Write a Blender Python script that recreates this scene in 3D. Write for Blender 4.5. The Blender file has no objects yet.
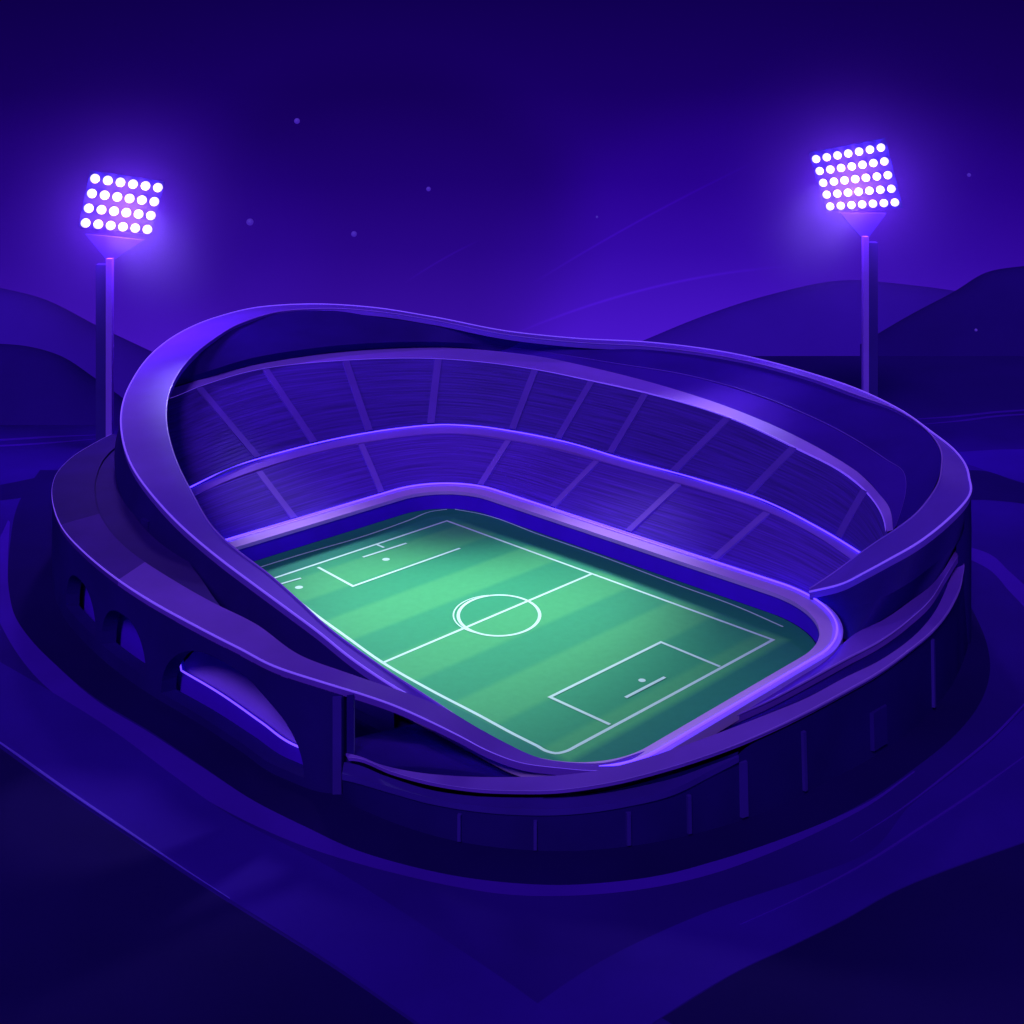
import bpy, bmesh, math, random
import numpy as np
from mathutils import Vector
random.seed(4)
R = math.radians
scn = bpy.context.scene
COL = scn.collection

# ------------------------------------------------------------------ camera (level, 122 m above the pitch, lens shifted down)
H, F, CX, HY = 122.0, 1287.0, 512.0, 75.0
cam = bpy.data.cameras.new("camera")
cam.sensor_width = 36.0
cam.lens = F / 1024 * 36
cam.shift_y = -(512 - HY) / 1024
cam.clip_end = 6000
cam.clip_start = 0.5
camo = bpy.data.objects.new("camera", cam)
COL.objects.link(camo)
camo.location = (0, 0, H)
camo.rotation_euler = (R(90), 0, 0)
scn.camera = camo

def P(x, y, z=0.0):
    """surveyed point: where the sight line through a photo pixel meets height z"""
    d = F * (H - z) / (y - HY)
    return np.array([(x - CX) / F * d, d, z])

def D(x, y, d):
    """point at distance d in front of the camera"""
    return np.array([(x - CX) / F * d, d, H - (y - HY) / F * d])

# ------------------------------------------------------------------ curves
def hermite(pts, knots, q):
    pts = np.asarray(pts, float); k = np.asarray(knots, float); n = len(k)
    m = np.zeros_like(pts)
    for i in range(n):
        if i == 0: m[i] = (pts[1] - pts[0]) / (k[1] - k[0])
        elif i == n - 1: m[i] = (pts[-1] - pts[-2]) / (k[-1] - k[-2])
        else:
            h0, h1 = k[i] - k[i-1], k[i+1] - k[i]
            s0, s1 = (pts[i] - pts[i-1]) / h0, (pts[i+1] - pts[i]) / h1
            m[i] = (s0 * h1 + s1 * h0) / (h0 + h1)
    q = np.clip(np.asarray(q, float), k[0], k[-1])
    j = np.clip(np.searchsorted(k, q, side='right') - 1, 0, n - 2)
    h = (k[j+1] - k[j]); t = (q - k[j]) / h
    t = t[:, None]; h = h[:, None]
    return ((2*t**3 - 3*t**2 + 1) * pts[j] + (t**3 - 2*t**2 + t) * h * m[j]
            + (-2*t**3 + 3*t**2) * pts[j+1] + (t**3 - t**2) * h * m[j+1])

def chord(pts):
    pts = np.asarray(pts, float)
    d = np.linalg.norm(np.diff(pts, axis=0), axis=1)
    return np.concatenate([[0], np.cumsum(np.maximum(d, 1e-3))])

class Curves:
    """several 3-D curves through matched stations, sampled with one common parameter"""
    def __init__(s, *cs):
        s.c = [np.asarray(c, float) for c in cs]
        s.k = np.mean([chord(c) for c in s.c], axis=0)
        s.k = s.k / s.k[-1]
    def at(s, i, q): return hermite(s.c[i], s.k, q)
    def sample(s, n):
        q = np.linspace(0, 1, n)
        return [s.at(i, q) for i in range(len(s.c))]

def smooth(pts, n=160):
    c = Curves(pts); return c.sample(n)[0]

# ------------------------------------------------------------------ materials
def lin(c):
    return tuple(((v/255)/12.92 if v/255 <= .04045 else ((v/255+.055)/1.055)**2.4) for v in c)

def mat(name, col, rough=.6, var=.18, scale=.08, emit=None, spec=.3, bump=0.0):
    m = bpy.data.materials.new(name); m.use_nodes = True
    nt = m.node_tree; b = nt.nodes['Principled BSDF']
    b.inputs['Roughness'].default_value = rough
    b.inputs['Specular IOR Level'].default_value = spec
    tc = nt.nodes.new('ShaderNodeTexCoord')
    no = nt.nodes.new('ShaderNodeTexNoise'); no.inputs['Scale'].default_value = scale
    no.inputs['Detail'].default_value = 5
    nt.links.new(tc.outputs['Object'], no.inputs['Vector'])
    rp = nt.nodes.new('ShaderNodeMapRange')
    rp.inputs[1].default_value = .3; rp.inputs[2].default_value = .7
    rp.inputs[3].default_value = 1 - var; rp.inputs[4].default_value = 1 + var
    nt.links.new(no.outputs[0], rp.inputs[0])
    vm = nt.nodes.new('ShaderNodeVectorMath'); vm.operation = 'SCALE'
    vm.inputs[0].default_value = col
    nt.links.new(rp.outputs[0], vm.inputs['Scale'])
    nt.links.new(vm.outputs[0], b.inputs['Base Color'])
    if bump:
        n2 = nt.nodes.new('ShaderNodeTexNoise'); n2.inputs['Scale'].default_value = 1.5
        bp = nt.nodes.new('ShaderNodeBump'); bp.inputs['Strength'].default_value = bump
        nt.links.new(tc.outputs['Object'], n2.inputs['Vector'])
        nt.links.new(n2.outputs[0], bp.inputs['Height']); nt.links.new(bp.outputs[0], b.inputs['Normal'])
    if emit:
        b.inputs['Emission Color'].default_value = (*emit[0], 1)
        b.inputs['Emission Strength'].default_value = emit[1]
        m.cycles.emission_sampling = 'NONE'
    return m

M = {}
M['rim'] = mat('violet_cladding', (.17, .05, .70), .6, .08, spec=.06)
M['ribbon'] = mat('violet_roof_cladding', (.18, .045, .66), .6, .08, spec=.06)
M['ribbon_mid'] = mat('indigo_roof_cladding', (.075, .017, .36), .7, .1, spec=.06)  # ribbon colour half darkened, roof shading put into the colour
M['ribbon_dark'] = mat('dark_roof_cladding', (.036, .008, .22), .7, .12, spec=.06)  # ribbon colour darkened further for the shaded left end
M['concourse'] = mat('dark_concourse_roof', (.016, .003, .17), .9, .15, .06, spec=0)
M['lip'] = mat('lilac_coping', (.58, .27, .96), .5, .06)
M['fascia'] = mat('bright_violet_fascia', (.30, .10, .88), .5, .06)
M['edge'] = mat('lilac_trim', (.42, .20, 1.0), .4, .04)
M['wall'] = mat('dark_indigo_wall', (.02, .004, .20), .7, .15, .06, spec=.06)
M['wall_low'] = mat('indigo_wall', (.026, .005, .24), .7, .15, .06, spec=.06)
M['roof'] = mat('indigo_roof', (.04, .008, .32), .8, .12, .05, spec=0)
M['roof_in'] = mat('violet_roof', (.06, .012, .42), .8, .1, .05, spec=0)
M['deck'] = mat('indigo_upper_deck', (.022, .004, .19), .7, .12, .06, spec=.06)
M['board'] = mat('blue_barrier', (.09, .006, .88), .6, .08, spec=.06)
M['pilaster'] = mat('violet_pilaster', (.05, .011, .38), .6, .1)
M['aisle'] = mat('violet_stair', (.24, .08, .78), .7, .1)
M['pole'] = mat('dark_steel', (.04, .01, .30), .5, .1)
M['pole_edge'] = mat('violet_steel', (.32, .10, .95), .45, .05)  # lit side of the pole put into its colour
M['panel'] = mat('violet_panel', (.02, .02, .36), .8, .05, spec=.06)
M['line'] = mat('white_line_paint', (.66, .95, .84), .7, .05)
M['lamp'] = mat('lit_lamp', (.9, .9, .95), .3, 0, emit=((1, .92, 1), 1.2))
M['strip'] = mat('violet_light_strip', (.3, .15, .9), .5, 0, emit=((.2, .07, 1), .55))  # edge highlights put in as glowing colour, no lamps there
M['led'] = mat('violet_led_strip', (.3, .15, .9), .5, 0, emit=((.06, .022, 1), 4.2))  # added glow that brightens the seats beside it
M['led'].cycles.emission_sampling = 'AUTO'
M['led_dim'] = mat('dim_violet_led_strip', (.3, .15, .9), .5, 0, emit=((.14, .05, 1), 1.7))  # weaker added glow that brightens the gallery floor
M['led_dim'].cycles.emission_sampling = 'AUTO'
M['bracket'] = mat('violet_bracket', (.05, .025, .34), .8, .05, spec=0)
M['star'] = mat('star_glow', (.1, .05, .4), .5, 0, emit=((.04, .011, .27), 1))
M['ground'] = mat('dark_ground', (.030, .003, .29), .9, .22, .02, bump=.2, spec=.06)
M['ground_dark'] = mat('darker_ground', (.012, .001, .13), .9, .2, .02, bump=.2, spec=.06)
M['path'] = mat('violet_paving', (.075, .008, .56), .8, .12, .03, bump=.15, spec=.06)
M['path_mid'] = mat('indigo_paving', (.04, .004, .40), .8, .15, .03, bump=.15, spec=.06)
M['kerb'] = mat('violet_kerb', (.14, .05, .85), .6, .06)
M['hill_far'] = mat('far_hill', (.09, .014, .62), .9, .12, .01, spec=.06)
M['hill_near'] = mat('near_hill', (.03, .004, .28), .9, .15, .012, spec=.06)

def seat_mat(name, col):
    m = mat(name, (.13, .045, .62), .65, .1)
    nt = m.node_tree; b = nt.nodes['Principled BSDF']
    uv = nt.nodes.new('ShaderNodeUVMap'); uv.uv_map = 'rows'
    mp = nt.nodes.new('ShaderNodeMapping'); mp.inputs['Scale'].default_value = (.05, 1.6, 1)
    no = nt.nodes.new('ShaderNodeTexNoise'); no.inputs['Scale'].default_value = 1; no.inputs['Detail'].default_value = 6
    nt.links.new(uv.outputs[0], mp.inputs[0]); nt.links.new(mp.outputs[0], no.inputs['Vector'])
    rp = nt.nodes.new('ShaderNodeMapRange')
    rp.inputs[1].default_value = .32; rp.inputs[2].default_value = .68
    rp.inputs[3].default_value = .7; rp.inputs[4].default_value = 1.35
    nt.links.new(no.outputs[0], rp.inputs[0])
    vm = nt.nodes.new('ShaderNodeVectorMath'); vm.operation = 'SCALE'
    vm.inputs[0].default_value = col
    nt.links.new(rp.outputs[0], vm.inputs['Scale']); nt.links.new(vm.outputs[0], b.inputs['Base Color'])
    return m
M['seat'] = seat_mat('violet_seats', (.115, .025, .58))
M['seat_top'] = seat_mat('indigo_seats', (.066, .013, .40))  # seat colour darkened to stand for dimmer light higher up
M['aisle_top'] = mat('indigo_stair', (.13, .035, .56), .7, .1)  # stair colour darkened the same way for the dimmer upper tier

# ------------------------------------------------------------------ objects
def link(name, verts, faces, material, parent=None, smooth_=True, uvs=None):
    v = np.asarray(verts, float)
    if parent is not None:
        v = v - np.array(world_of(parent))
    me = bpy.data.meshes.new(name)
    me.from_pydata([tuple(p) for p in v], [], [tuple(int(i) for i in f) for f in faces])
    me.validate()
    if uvs is not None:
        ul = me.uv_layers.new(name='rows')
        for lp in me.loops: ul.data[lp.index].uv = uvs[lp.vertex_index]
    me.materials.append(material)
    if smooth_: me.polygons.foreach_set('use_smooth', [True]*len(me.polygons))
    me.update()
    o = bpy.data.objects.new(name, me); COL.objects.link(o)
    if parent is not None: o.parent = parent
    return o

def world_of(o):
    p = Vector(o.location)
    while o.parent is not None:
        o = o.parent; p = p + Vector(o.location)
    return p

def thing(name, label, cat, loc, group=None):
    o = bpy.data.objects.new(name, None); COL.objects.link(o)
    o.location = loc; o.empty_display_size = 2
    o['label'] = label; o['category'] = cat
    if group: o['group'] = group
    return o

def grid_faces(nr, nc, off=0, flip=False, close=False):
    fs = []
    for i in range(nr - 1):
        for j in range(nc - 1):
            a, b, c, d = off+i*nc+j, off+i*nc+j+1, off+(i+1)*nc+j+1, off+(i+1)*nc+j
            fs.append((a, d, c, b) if flip else (a, b, c, d))
    return fs

def loft(name, rows, material, parent, sharp=True):
    """skin through the given curves (each n x 3); sharp: own vertices for each strip"""
    V, Fc = [], []
    n = len(rows[0])
    if sharp:
        for a, b in zip(rows[:-1], rows[1:]):
            off = len(V); V += list(a) + list(b)
            Fc += grid_faces(2, n, off)
    else:
        for r in rows: V += list(r)
        Fc = grid_faces(len(rows), n)
    return link(name, V, Fc, material, parent)

def ribbon_solid(name, a, b, thick, material, parent, raise_mid=0.0):
    """a strip between two edge curves with real thickness"""
    dz = np.array([0, 0, thick])
    rows = [a, b, b - dz, a - dz, a]
    if raise_mid:
        m1 = a*.7 + b*.3 + np.array([0, 0, raise_mid]); m2 = a*.3 + b*.7 + np.array([0, 0, raise_mid])
        rows = [a, m1, m2, b, b - dz, a - dz, a]
    return loft(name, rows, material, parent)

def tube(name, pts, r, material, parent, sides=6):
    pts = np.asarray(pts); n = len(pts)
    tn = np.gradient(pts, axis=0); tn /= np.linalg.norm(tn, axis=1)[:, None] + 1e-9
    up = np.array([0, 0, 1.0])
    s = np.cross(tn, up); s /= np.linalg.norm(s, axis=1)[:, None] + 1e-9
    u = np.cross(s, tn)
    V, Fc = [], []
    rr = np.full(n, r) if np.isscalar(r) else r
    for i in range(n):
        for k in range(sides):
            a = 2*math.pi*k/sides
            V.append(pts[i] + rr[i]*(math.cos(a)*s[i] + math.sin(a)*u[i]))
    for i in range(n-1):
        for k in range(sides):
            Fc.append((i*sides+k, i*sides+(k+1) % sides, (i+1)*sides+(k+1) % sides, (i+1)*sides+k))
    Fc.append(tuple(range(sides))[::-1]); Fc.append(tuple((n-1)*sides + k for k in range(sides)))
    return link(name, V, Fc, material, parent)

def taper(n, r, e=.15, lo=.1):
    q = np.linspace(0, 1, n); return r*np.clip(np.minimum(q, 1-q)/e, lo, 1)

# local pitch frame
C = np.array([-3.0, 291.0, 0.0])
U = np.array([math.sqrt(.5), -math.sqrt(.5), 0]); W = np.array([math.sqrt(.5), math.sqrt(.5), 0])
def uv(u, v, z=0): return C + U*u + W*v + np.array([0, 0, z])

# ================================================================== GROUND AND SETTING
def struct(o):
    o['kind'] = 'structure'; return o

def ground():
    xs = np.linspace(-900, 900, 121)
    ys = np.concatenate([np.linspace(-60, 420, 33), np.linspace(428, 780, 72)])
    V = []
    for y in ys:
        for x in xs:
            z = 0.0
            k = min(1, max(0, (-x - 40)/90)); edge = 545 - 105*k*k*(3-2*k)
            if y > edge: z -= 150*(1-math.cos(min(1, (y-edge)/215)*math.pi))/2
            V.append((x, y, z - .02))
    struct(link('ground', V, grid_faces(len(ys), len(xs)), M['ground']))
ground()

def sheet(name, upper, lower, z, material, n=120):
    """a flat strip of paving between two traced edges"""
    a = smooth([P(x, y, 0) for x, y in upper], n); b = smooth([P(x, y, 0) for x, y in lower], n)
    a[:, 2] = z; b[:, 2] = z
    return struct(link(name, list(a)+list(b), grid_faces(2, n), material))

# dark apron round the stadium and the lighter ring path round it
apron_out = [(40,470),(20,500),(10,545),(9,591),(15,616),(32,641),(57,666),(100,701),(150,731),(205,768),(256,802),(306,827),(356,850),(406,865),
             (456,876),(512,883),(562,885),(612,882),(662,875),(712,862),(768,844),(818,825),(868,800),(912,770),(955,735),(980,703),(990,670),(986,641),(975,615),(955,580)]
apron_in = [(250,470),(250,500),(250,520),(250,540),(250,560),(260,580),(270,600),(290,620),(310,640),(340,660),(370,680),(400,690),(430,700),(460,710),
            (480,715),(512,720),(562,720),(612,715),(640,705),(670,695),(700,685),(720,675),(740,665),(760,650),(770,640),(775,620),(775,600),(775,590),(770,580),(765,570)]
sheet('apron', apron_out, apron_in, .004, M['ground_dark'], 240)
ring_out = [(8,520),(-8,560),(-8,600),(5,633),(37,678),(75,711),(112,740),(160,770),(210,802),(256,826),(306,847),(356,863),(406,876),(456,887),(512,895),
            (562,896),(612,893),(662,886),(712,874),(768,854),(818,832),(868,806),(915,772)]
ring_in = [(10,522),(8,560),(9,591),(15,616),(32,641),(57,666),(100,703),(150,733),(205,769),(256,802),(306,827),(356,850),(406,865),
           (456,876),(512,883),(562,885),(612,882),(662,875),(712,862),(768,844),(818,825),(868,802),(914,771)]
n_ = min(len(ring_out), len(ring_in))
sheet('path', ring_out[:n_], ring_in[:n_], .010, M['path'], 240)
# wide road sweeping down from the left, and one from the right
sheet('road', [(-40,640),(0,662),(60,697),(115,732),(170,773),(225,812),(340,873),(430,930),(512,985),(600,1050)],
      [(-40,715),(0,744),(65,790),(130,834),(190,874),(255,915),(330,962),(420,1024),(520,1090),(600,1140)], .016, M['path_mid'], 120)
sheet('road', [(1060,680),(1024,709),(993,740),(953,773),(910,806),(869,852),(812,876),(700,915),(600,962),(500,1030)],
      [(1080,820),(1024,842),(973,860),(930,876),(893,892),(843,920),(793,945),(740,970),(662,1017),(560,1090)], .022, M['path_mid'], 120)
sheet('terrain', [(-60,700),(0,748),(65,794),(130,838),(190,878),(255,919),(330,966),(420,1028)],
      [(-60,1000),(0,1060),(40,1080),(80,1090),(120,1100),(170,1110),(220,1120),(280,1130)], .010, M['ground_dark'], 80)
sheet('terrain', [(1090,818),(1024,843),(973,861),(893,893),(843,921),(793,946),(740,971),(662,1018)],
      [(1200,1000),(1150,1040),(1100,1080),(1050,1090),(1000,1100),(950,1110),(900,1120),(850,1130)], .010, M['ground_dark'], 80)
# paths behind
sheet('path', [(962,545),(985,552),(1010,572),(1040,600),(1070,630)], [(962,556),(985,567),(1010,592),(1040,625),(1070,665)], .020, M['path'], 50)
sheet('path', [(930,455),(960,452),(990,450),(1040,449),(1090,449)], [(930,470),(965,464),(990,472),(1040,487),(1090,500)], .012, M['path_mid'], 40)
sheet('terrain', [(960,470),(985,471),(1010,479),(1040,488),(1090,500)], [(960,500),(985,500),(1010,502),(1040,506),(1090,510)], .008, M['ground_dark'], 40)
sheet('terrain', [(-60,500),(-20,489),(20,481),(58,473)], [(-60,505),(-20,502),(20,498),(52,490)], .008, M['ground_dark'], 40)
sheet('terrain', [(700,356),(800,356),(880,356),(950,356),(1024,356),(1100,356)], [(700,420),(800,421),(880,420),(950,417),(1024,412),(1100,407)], .006, M['hill_near'], 40)

def strip_line(name, pts, w, z, material, tap=True):
    p = smooth([P(x, y, 0) for x, y in pts], 90)
    t = np.gradient(p, axis=0); t /= np.linalg.norm(t, axis=1)[:, None]
    s = np.stack([-t[:, 1], t[:, 0], t[:, 2]], 1)
    ww = taper(90, w, .35, .15)[:, None] if tap else w
    a, b = p + s*ww, p - s*ww
    a[:, 2] = z; b[:, 2] = z
    lo_a, lo_b = a.copy(), b.copy(); lo_a[:, 2] = -.01; lo_b[:, 2] = -.01
    V = list(lo_a)+list(a)+list(b)+list(lo_b)
    return struct(link(name, V, grid_faces(4, 90), material, None, False))
strip_line('kerb', [(-60,704),(0,743),(65,789),(130,833),(190,873),(230,899)], .22, .13, M['kerb'])
strip_line('kerb', [(1060,665),(1024,705),(993,737),(953,770),(893,815),(850,842)], .22, .13, M['path'])
strip_line('kerb', [(1060,730),(1024,757),(968,797),(918,830),(868,862),(800,898),(740,925)], .22, .13, M['path'])
strip_line('kerb', [(-60,440),(0,440),(50,437),(97,435)], 1.0, .13, M['path'])
strip_line('kerb', [(-60,446),(0,446),(50,443),(97,439)], .8, .13, M['path'])
strip_line('kerb', [(900,420),(950,417),(1000,412),(1060,408)], .9, .13, M['path'])
strip_line('kerb', [(915,425),(960,421),(1000,416),(1060,413)], .8, .13, M['path'])

def hill(px, d0, half, material, base=-90):
    c = smooth([D(x, y, d0) for x, y in px], 120)
    V, nr = [], 25
    for i in range(nr):
        q = -1 + 2*i/(nr-1)
        h = math.cos(q*math.pi/2)**1.3 if abs(q) < 1 else 0
        for p in c:
            V.append((p[0]*(1+q*half/d0), p[1] + q*half, base + (p[2]-base)*h))
    struct(link('hill', V, grid_faces(nr, 120), material))
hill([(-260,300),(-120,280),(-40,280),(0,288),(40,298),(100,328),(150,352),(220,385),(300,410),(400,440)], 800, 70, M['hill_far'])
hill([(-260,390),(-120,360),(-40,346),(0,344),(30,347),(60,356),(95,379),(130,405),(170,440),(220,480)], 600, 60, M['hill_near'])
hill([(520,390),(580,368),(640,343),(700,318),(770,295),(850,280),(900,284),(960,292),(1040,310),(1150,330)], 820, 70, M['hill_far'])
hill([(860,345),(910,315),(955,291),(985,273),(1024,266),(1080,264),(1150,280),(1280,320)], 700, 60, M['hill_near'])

# ================================================================== PITCH
pitch = thing('football_pitch', 'striped green football pitch with white line markings inside the stadium bowl', 'pitch', tuple(C))
def turf_mat():
    m = bpy.data.materials.new('striped_turf'); m.use_nodes = True
    nt = m.node_tree; b = nt.nodes['Principled BSDF']; b.inputs['Roughness'].default_value = .85
    b.inputs['Specular IOR Level'].default_value = .15
    tc = nt.nodes.new('ShaderNodeTexCoord')
    dt = nt.nodes.new('ShaderNodeVectorMath'); dt.operation = 'DOT_PRODUCT'
    dt.inputs[1].default_value = tuple(U)
    nt.links.new(tc.outputs['Object'], dt.inputs[0])
    def math_(op, a, bb=None, c=None):
        n = nt.nodes.new('ShaderNodeMath'); n.operation = op
        for i, x in enumerate((a, bb, c)):
            if x is None: continue
            if isinstance(x, (int, float)): n.inputs[i].default_value = x
            else: nt.links.new(x, n.inputs[i])
        return n.outputs[0]
    s = math_('SINE', math_('MULTIPLY', math_('ADD', dt.outputs['Value'], 1.0), 2*math.pi/24.0))
    mr = nt.nodes.new('ShaderNodeMapRange'); mr.interpolation_type = 'SMOOTHSTEP'
    mr.inputs[1].default_value = -.3; mr.inputs[2].default_value = .3
    nt.links.new(s, mr.inputs[0])
    mx = nt.nodes.new('ShaderNodeMix'); mx.data_type = 'RGBA'
    mx.inputs['A'].default_value = (.040, .37, .175, 1); mx.inputs['B'].default_value = (.075, .45, .18, 1)
    nt.links.new(mr.outputs[0], mx.inputs['Factor'])
    # darker uncut surround outside the marked field
    dv = nt.nodes.new('ShaderNodeVectorMath'); dv.operation = 'DOT_PRODUCT'; dv.inputs[1].default_value = tuple(W)
    nt.links.new(tc.outputs['Object'], dv.inputs[0])
    ou = math_('SUBTRACT', math_('ABSOLUTE', dt.outputs['Value']), 53.0)
    ov = math_('SUBTRACT', math_('ABSOLUTE', dv.outputs['Value']), 34.5)
    oo = nt.nodes.new('ShaderNodeMapRange'); oo.inputs[1].default_value = -.5; oo.inputs[2].default_value = 1.5
    nt.links.new(math_('MAXIMUM', ou, ov), oo.inputs[0])
    m2 = nt.nodes.new('ShaderNodeMix'); m2.data_type = 'RGBA'
    m2.inputs['B'].default_value = (.022, .25, .165, 1)
    nt.links.new(oo.outputs[0], m2.inputs['Factor']); nt.links.new(mx.outputs['Result'], m2.inputs['A'])
    no = nt.nodes.new('ShaderNodeTexNoise'); no.inputs['Scale'].default_value = .5; no.inputs['Detail'].default_value = 8
    no.inputs['Roughness'].default_value = .7
    nt.links.new(tc.outputs['Object'], no.inputs['Vector'])
    nr = nt.nodes.new('ShaderNodeMapRange'); nr.inputs[1].default_value = .3; nr.inputs[2].default_value = .7
    nr.inputs[3].default_value = .95; nr.inputs[4].default_value = 1.05
    nt.links.new(no.outputs[0], nr.inputs[0])
    vm = nt.nodes.new('ShaderNodeVectorMath'); vm.operation = 'SCALE'
    nt.links.new(m2.outputs['Result'], vm.inputs[0]); nt.links.new(nr.outputs[0], vm.inputs['Scale'])
    nt.links.new(vm.outputs[0], b.inputs['Base Color'])
    return m
M['turf'] = turf_mat()

def rrect(up, vp, un, vn, radii, n, z=0.0):
    """rounded rectangle in the pitch frame; radii: right, far, left, near corner"""
    per = []
    for (cu, cv, su, sv), a0, r in zip(((up, vp, -1, -1), (-un, vp, 1, -1), (-un, -vn, 1, 1), (up, -vn, -1, 1)), (0, 90, 180, 270), radii):
        for k in range(31):
            t = R(a0 + 90*k/30); per.append((cu + su*r + r*math.cos(t), cv + sv*r + r*math.sin(t)))
    per.append(per[0]); per = np.array(per)
    k = chord(per); q = np.linspace(0, k[-1], n)
    x = np.interp(q, k, per[:, 0]); y = np.interp(q, k, per[:, 1])
    return np.array([uv(i, j, z) for i, j in zip(x, y)])

NP = 321
LA, LB = 66.3, 44.2
def lip_curve(f, far, near, left, z):
    """offset of the inner edge of the coping: right end f, far side, near side, left end"""
    return rrect(LA + f, LB + far, LA + left, LB + near, (23.5 + min(f, far)*.9, 17 + far*.8, 17 + left*.8, 17 + f*.8), NP, z)
g = lip_curve(-.3, -.3, 1.2, -.3, 0)
Vt = [tuple(p + np.array([0, 0, .03])) for p in g[:-1]] + [tuple(C + np.array([0, 0, .03]))]
link('turf', Vt, [(i, (i+1) % (NP-1), NP-1) for i in range(NP-1)], M['turf'], pitch, False)

MZ = [.05]
def mark(name, pts, w=.42, closed=False, z=None, sm=None):
    MZ[0] += .006; z = MZ[0]
    p = np.array(pts, float); p[:, 2] = 0
    if sm: p = smooth(p, sm)
    if closed: p = np.vstack([p, p[:1]])
    n = len(p); V = []
    # mitred strip
    L, Rr = [], []
    for i in range(n):
        if closed:
            t0 = p[i] - p[(i-1) % (n-1)] if i > 0 else p[0] - p[n-2]
            t1 = p[(i+1)] - p[i] if i < n-1 else p[1] - p[0]
        else:
            t0 = p[i]-p[i-1] if i > 0 else p[1]-p[0]
            t1 = p[i+1]-p[i] if i < n-1 else p[-1]-p[-2]
        t0 = t0/(np.linalg.norm(t0)+1e-9); t1 = t1/(np.linalg.norm(t1)+1e-9)
        n0 = np.array([-t0[1], t0[0], 0]); n1 = np.array([-t1[1], t1[0], 0])
        b = n0+n1; b /= np.linalg.norm(b)+1e-9
        s = w/2/max(.35, float(np.dot(b, n0)))
        L.append(p[i]+b*s); Rr.append(p[i]-b*s)
    V = L+Rr
    for v in V: v[2] = z
    return link(name, V, grid_faces(2, n), M['line'], pitch, False)

Wd = .74
# outer boundary: far corner, right corner, rounded near corner, near touchline
near = [P(262,570), P(290,594), P(312,612), P(345,636), P(383,663), P(430,690), P(480,716), P(515,735), P(537,746)]
nearc = smooth(near, 40)
corner = smooth([P(537,746), P(547,751.5), P(556,753.5), P(566,751.5), P(577,746)], 14)
bnd = [P(272,579), P(447,521), P(773,640), P(680,690.5)] + [p for p in corner[::-1]] + [p for p in nearc[::-1][1:]]
mark('boundary_line', bnd, Wd)
mark('outer_line', smooth([P(258,568), P(300,555), P(365,536), P(410,520), P(432,511.5), P(447,509.5)], 50), .5)
mark('outer_line', smooth([P(455,509.5), P(480,514), P(540,535), P(600,556), P(680,586), P(740,608), P(783,627)], 50), .5)
mark('halfway_line', [P(383,663), P(592,574)], Wd)
cc = P(499, 615)
Rc = 11.0
circ = [uv(0, 0)*0 + np.array([cc[0] + 9.2*math.cos(t), cc[1] + 11.0*math.sin(t), 0]) for t in np.linspace(0, 2*math.pi, 65)[:-1]]
mark('centre_circle', circ, Wd, closed=True)
c2 = P(493.5, 614.5)
arc = [np.array([c2[0] + 9.05*math.cos(t), c2[1] + 10.7*math.sin(t), 0]) for t in np.linspace(R(98), R(255), 40)]
mark('centre_arc', arc, .34)
mark('penalty_box_line', [P(318,567.5), P(353,586.5), P(460,548.5)], Wd)
mark('penalty_box_line', [P(610,725), P(550,697.5), P(661,642.5), P(720,667)], Wd)
mark('goal_area_line', [P(363,557.5), P(406.5,543.5)], .75)
mark('goal_area_line', [P(625.5,698), P(665,677.5)], .75)
mark('goal_area_line', [P(280,584.5), P(301,578.5)], .7)
mark('goal_tick', [P(377,545), P(384,548)], .7)
def spot(px, py, r):
    c = P(px, py); V = [(c[0]+r*math.cos(t), c[1]+r*math.sin(t), .05) for t in np.linspace(0, 2*math.pi, 21)[:-1]]
    link('penalty_spot', V, [tuple(range(20))], M['line'], pitch, False)
spot(642, 680.5, .75); spot(386, 559.5, .95); spot(299, 587.5, .95)

# ================================================================== STADIUM
st = thing('stadium', 'violet oval football stadium with sweeping saddle shaped rim and arched outer wall', 'stadium', tuple(C))

# --- blue barrier and lilac coping round the pitch
lip_in = lip_curve(0, 0, 1.5, 0, 5.0)
base_in = lip_curve(0, 0, 1.5, 0, 0.0)
lip_out = lip_curve(3.5, 5.3, 5.0, 5.5, 5.2)
loft('pitch_barrier', [base_in, lip_in - np.array([0, 0, .9])], M['board'], st)
li2 = lip_curve(-.25, -.25, 1.25, -.25, 5.0); lm = lip_curve(2.1, 2.6, 3.2, 2.6, 5.5)
loft('coping', [li2 - np.array([0, 0, .9]), li2, lm, lip_out, lip_out - np.array([0, 0, 2.0])], M['lip'], st)
tube('light_strip', lip_curve(2.8, 3.7, 4.3, 3.9, 5.8), .24, M['led'], st)  # glowing tube added on the coping to light the first rows

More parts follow.
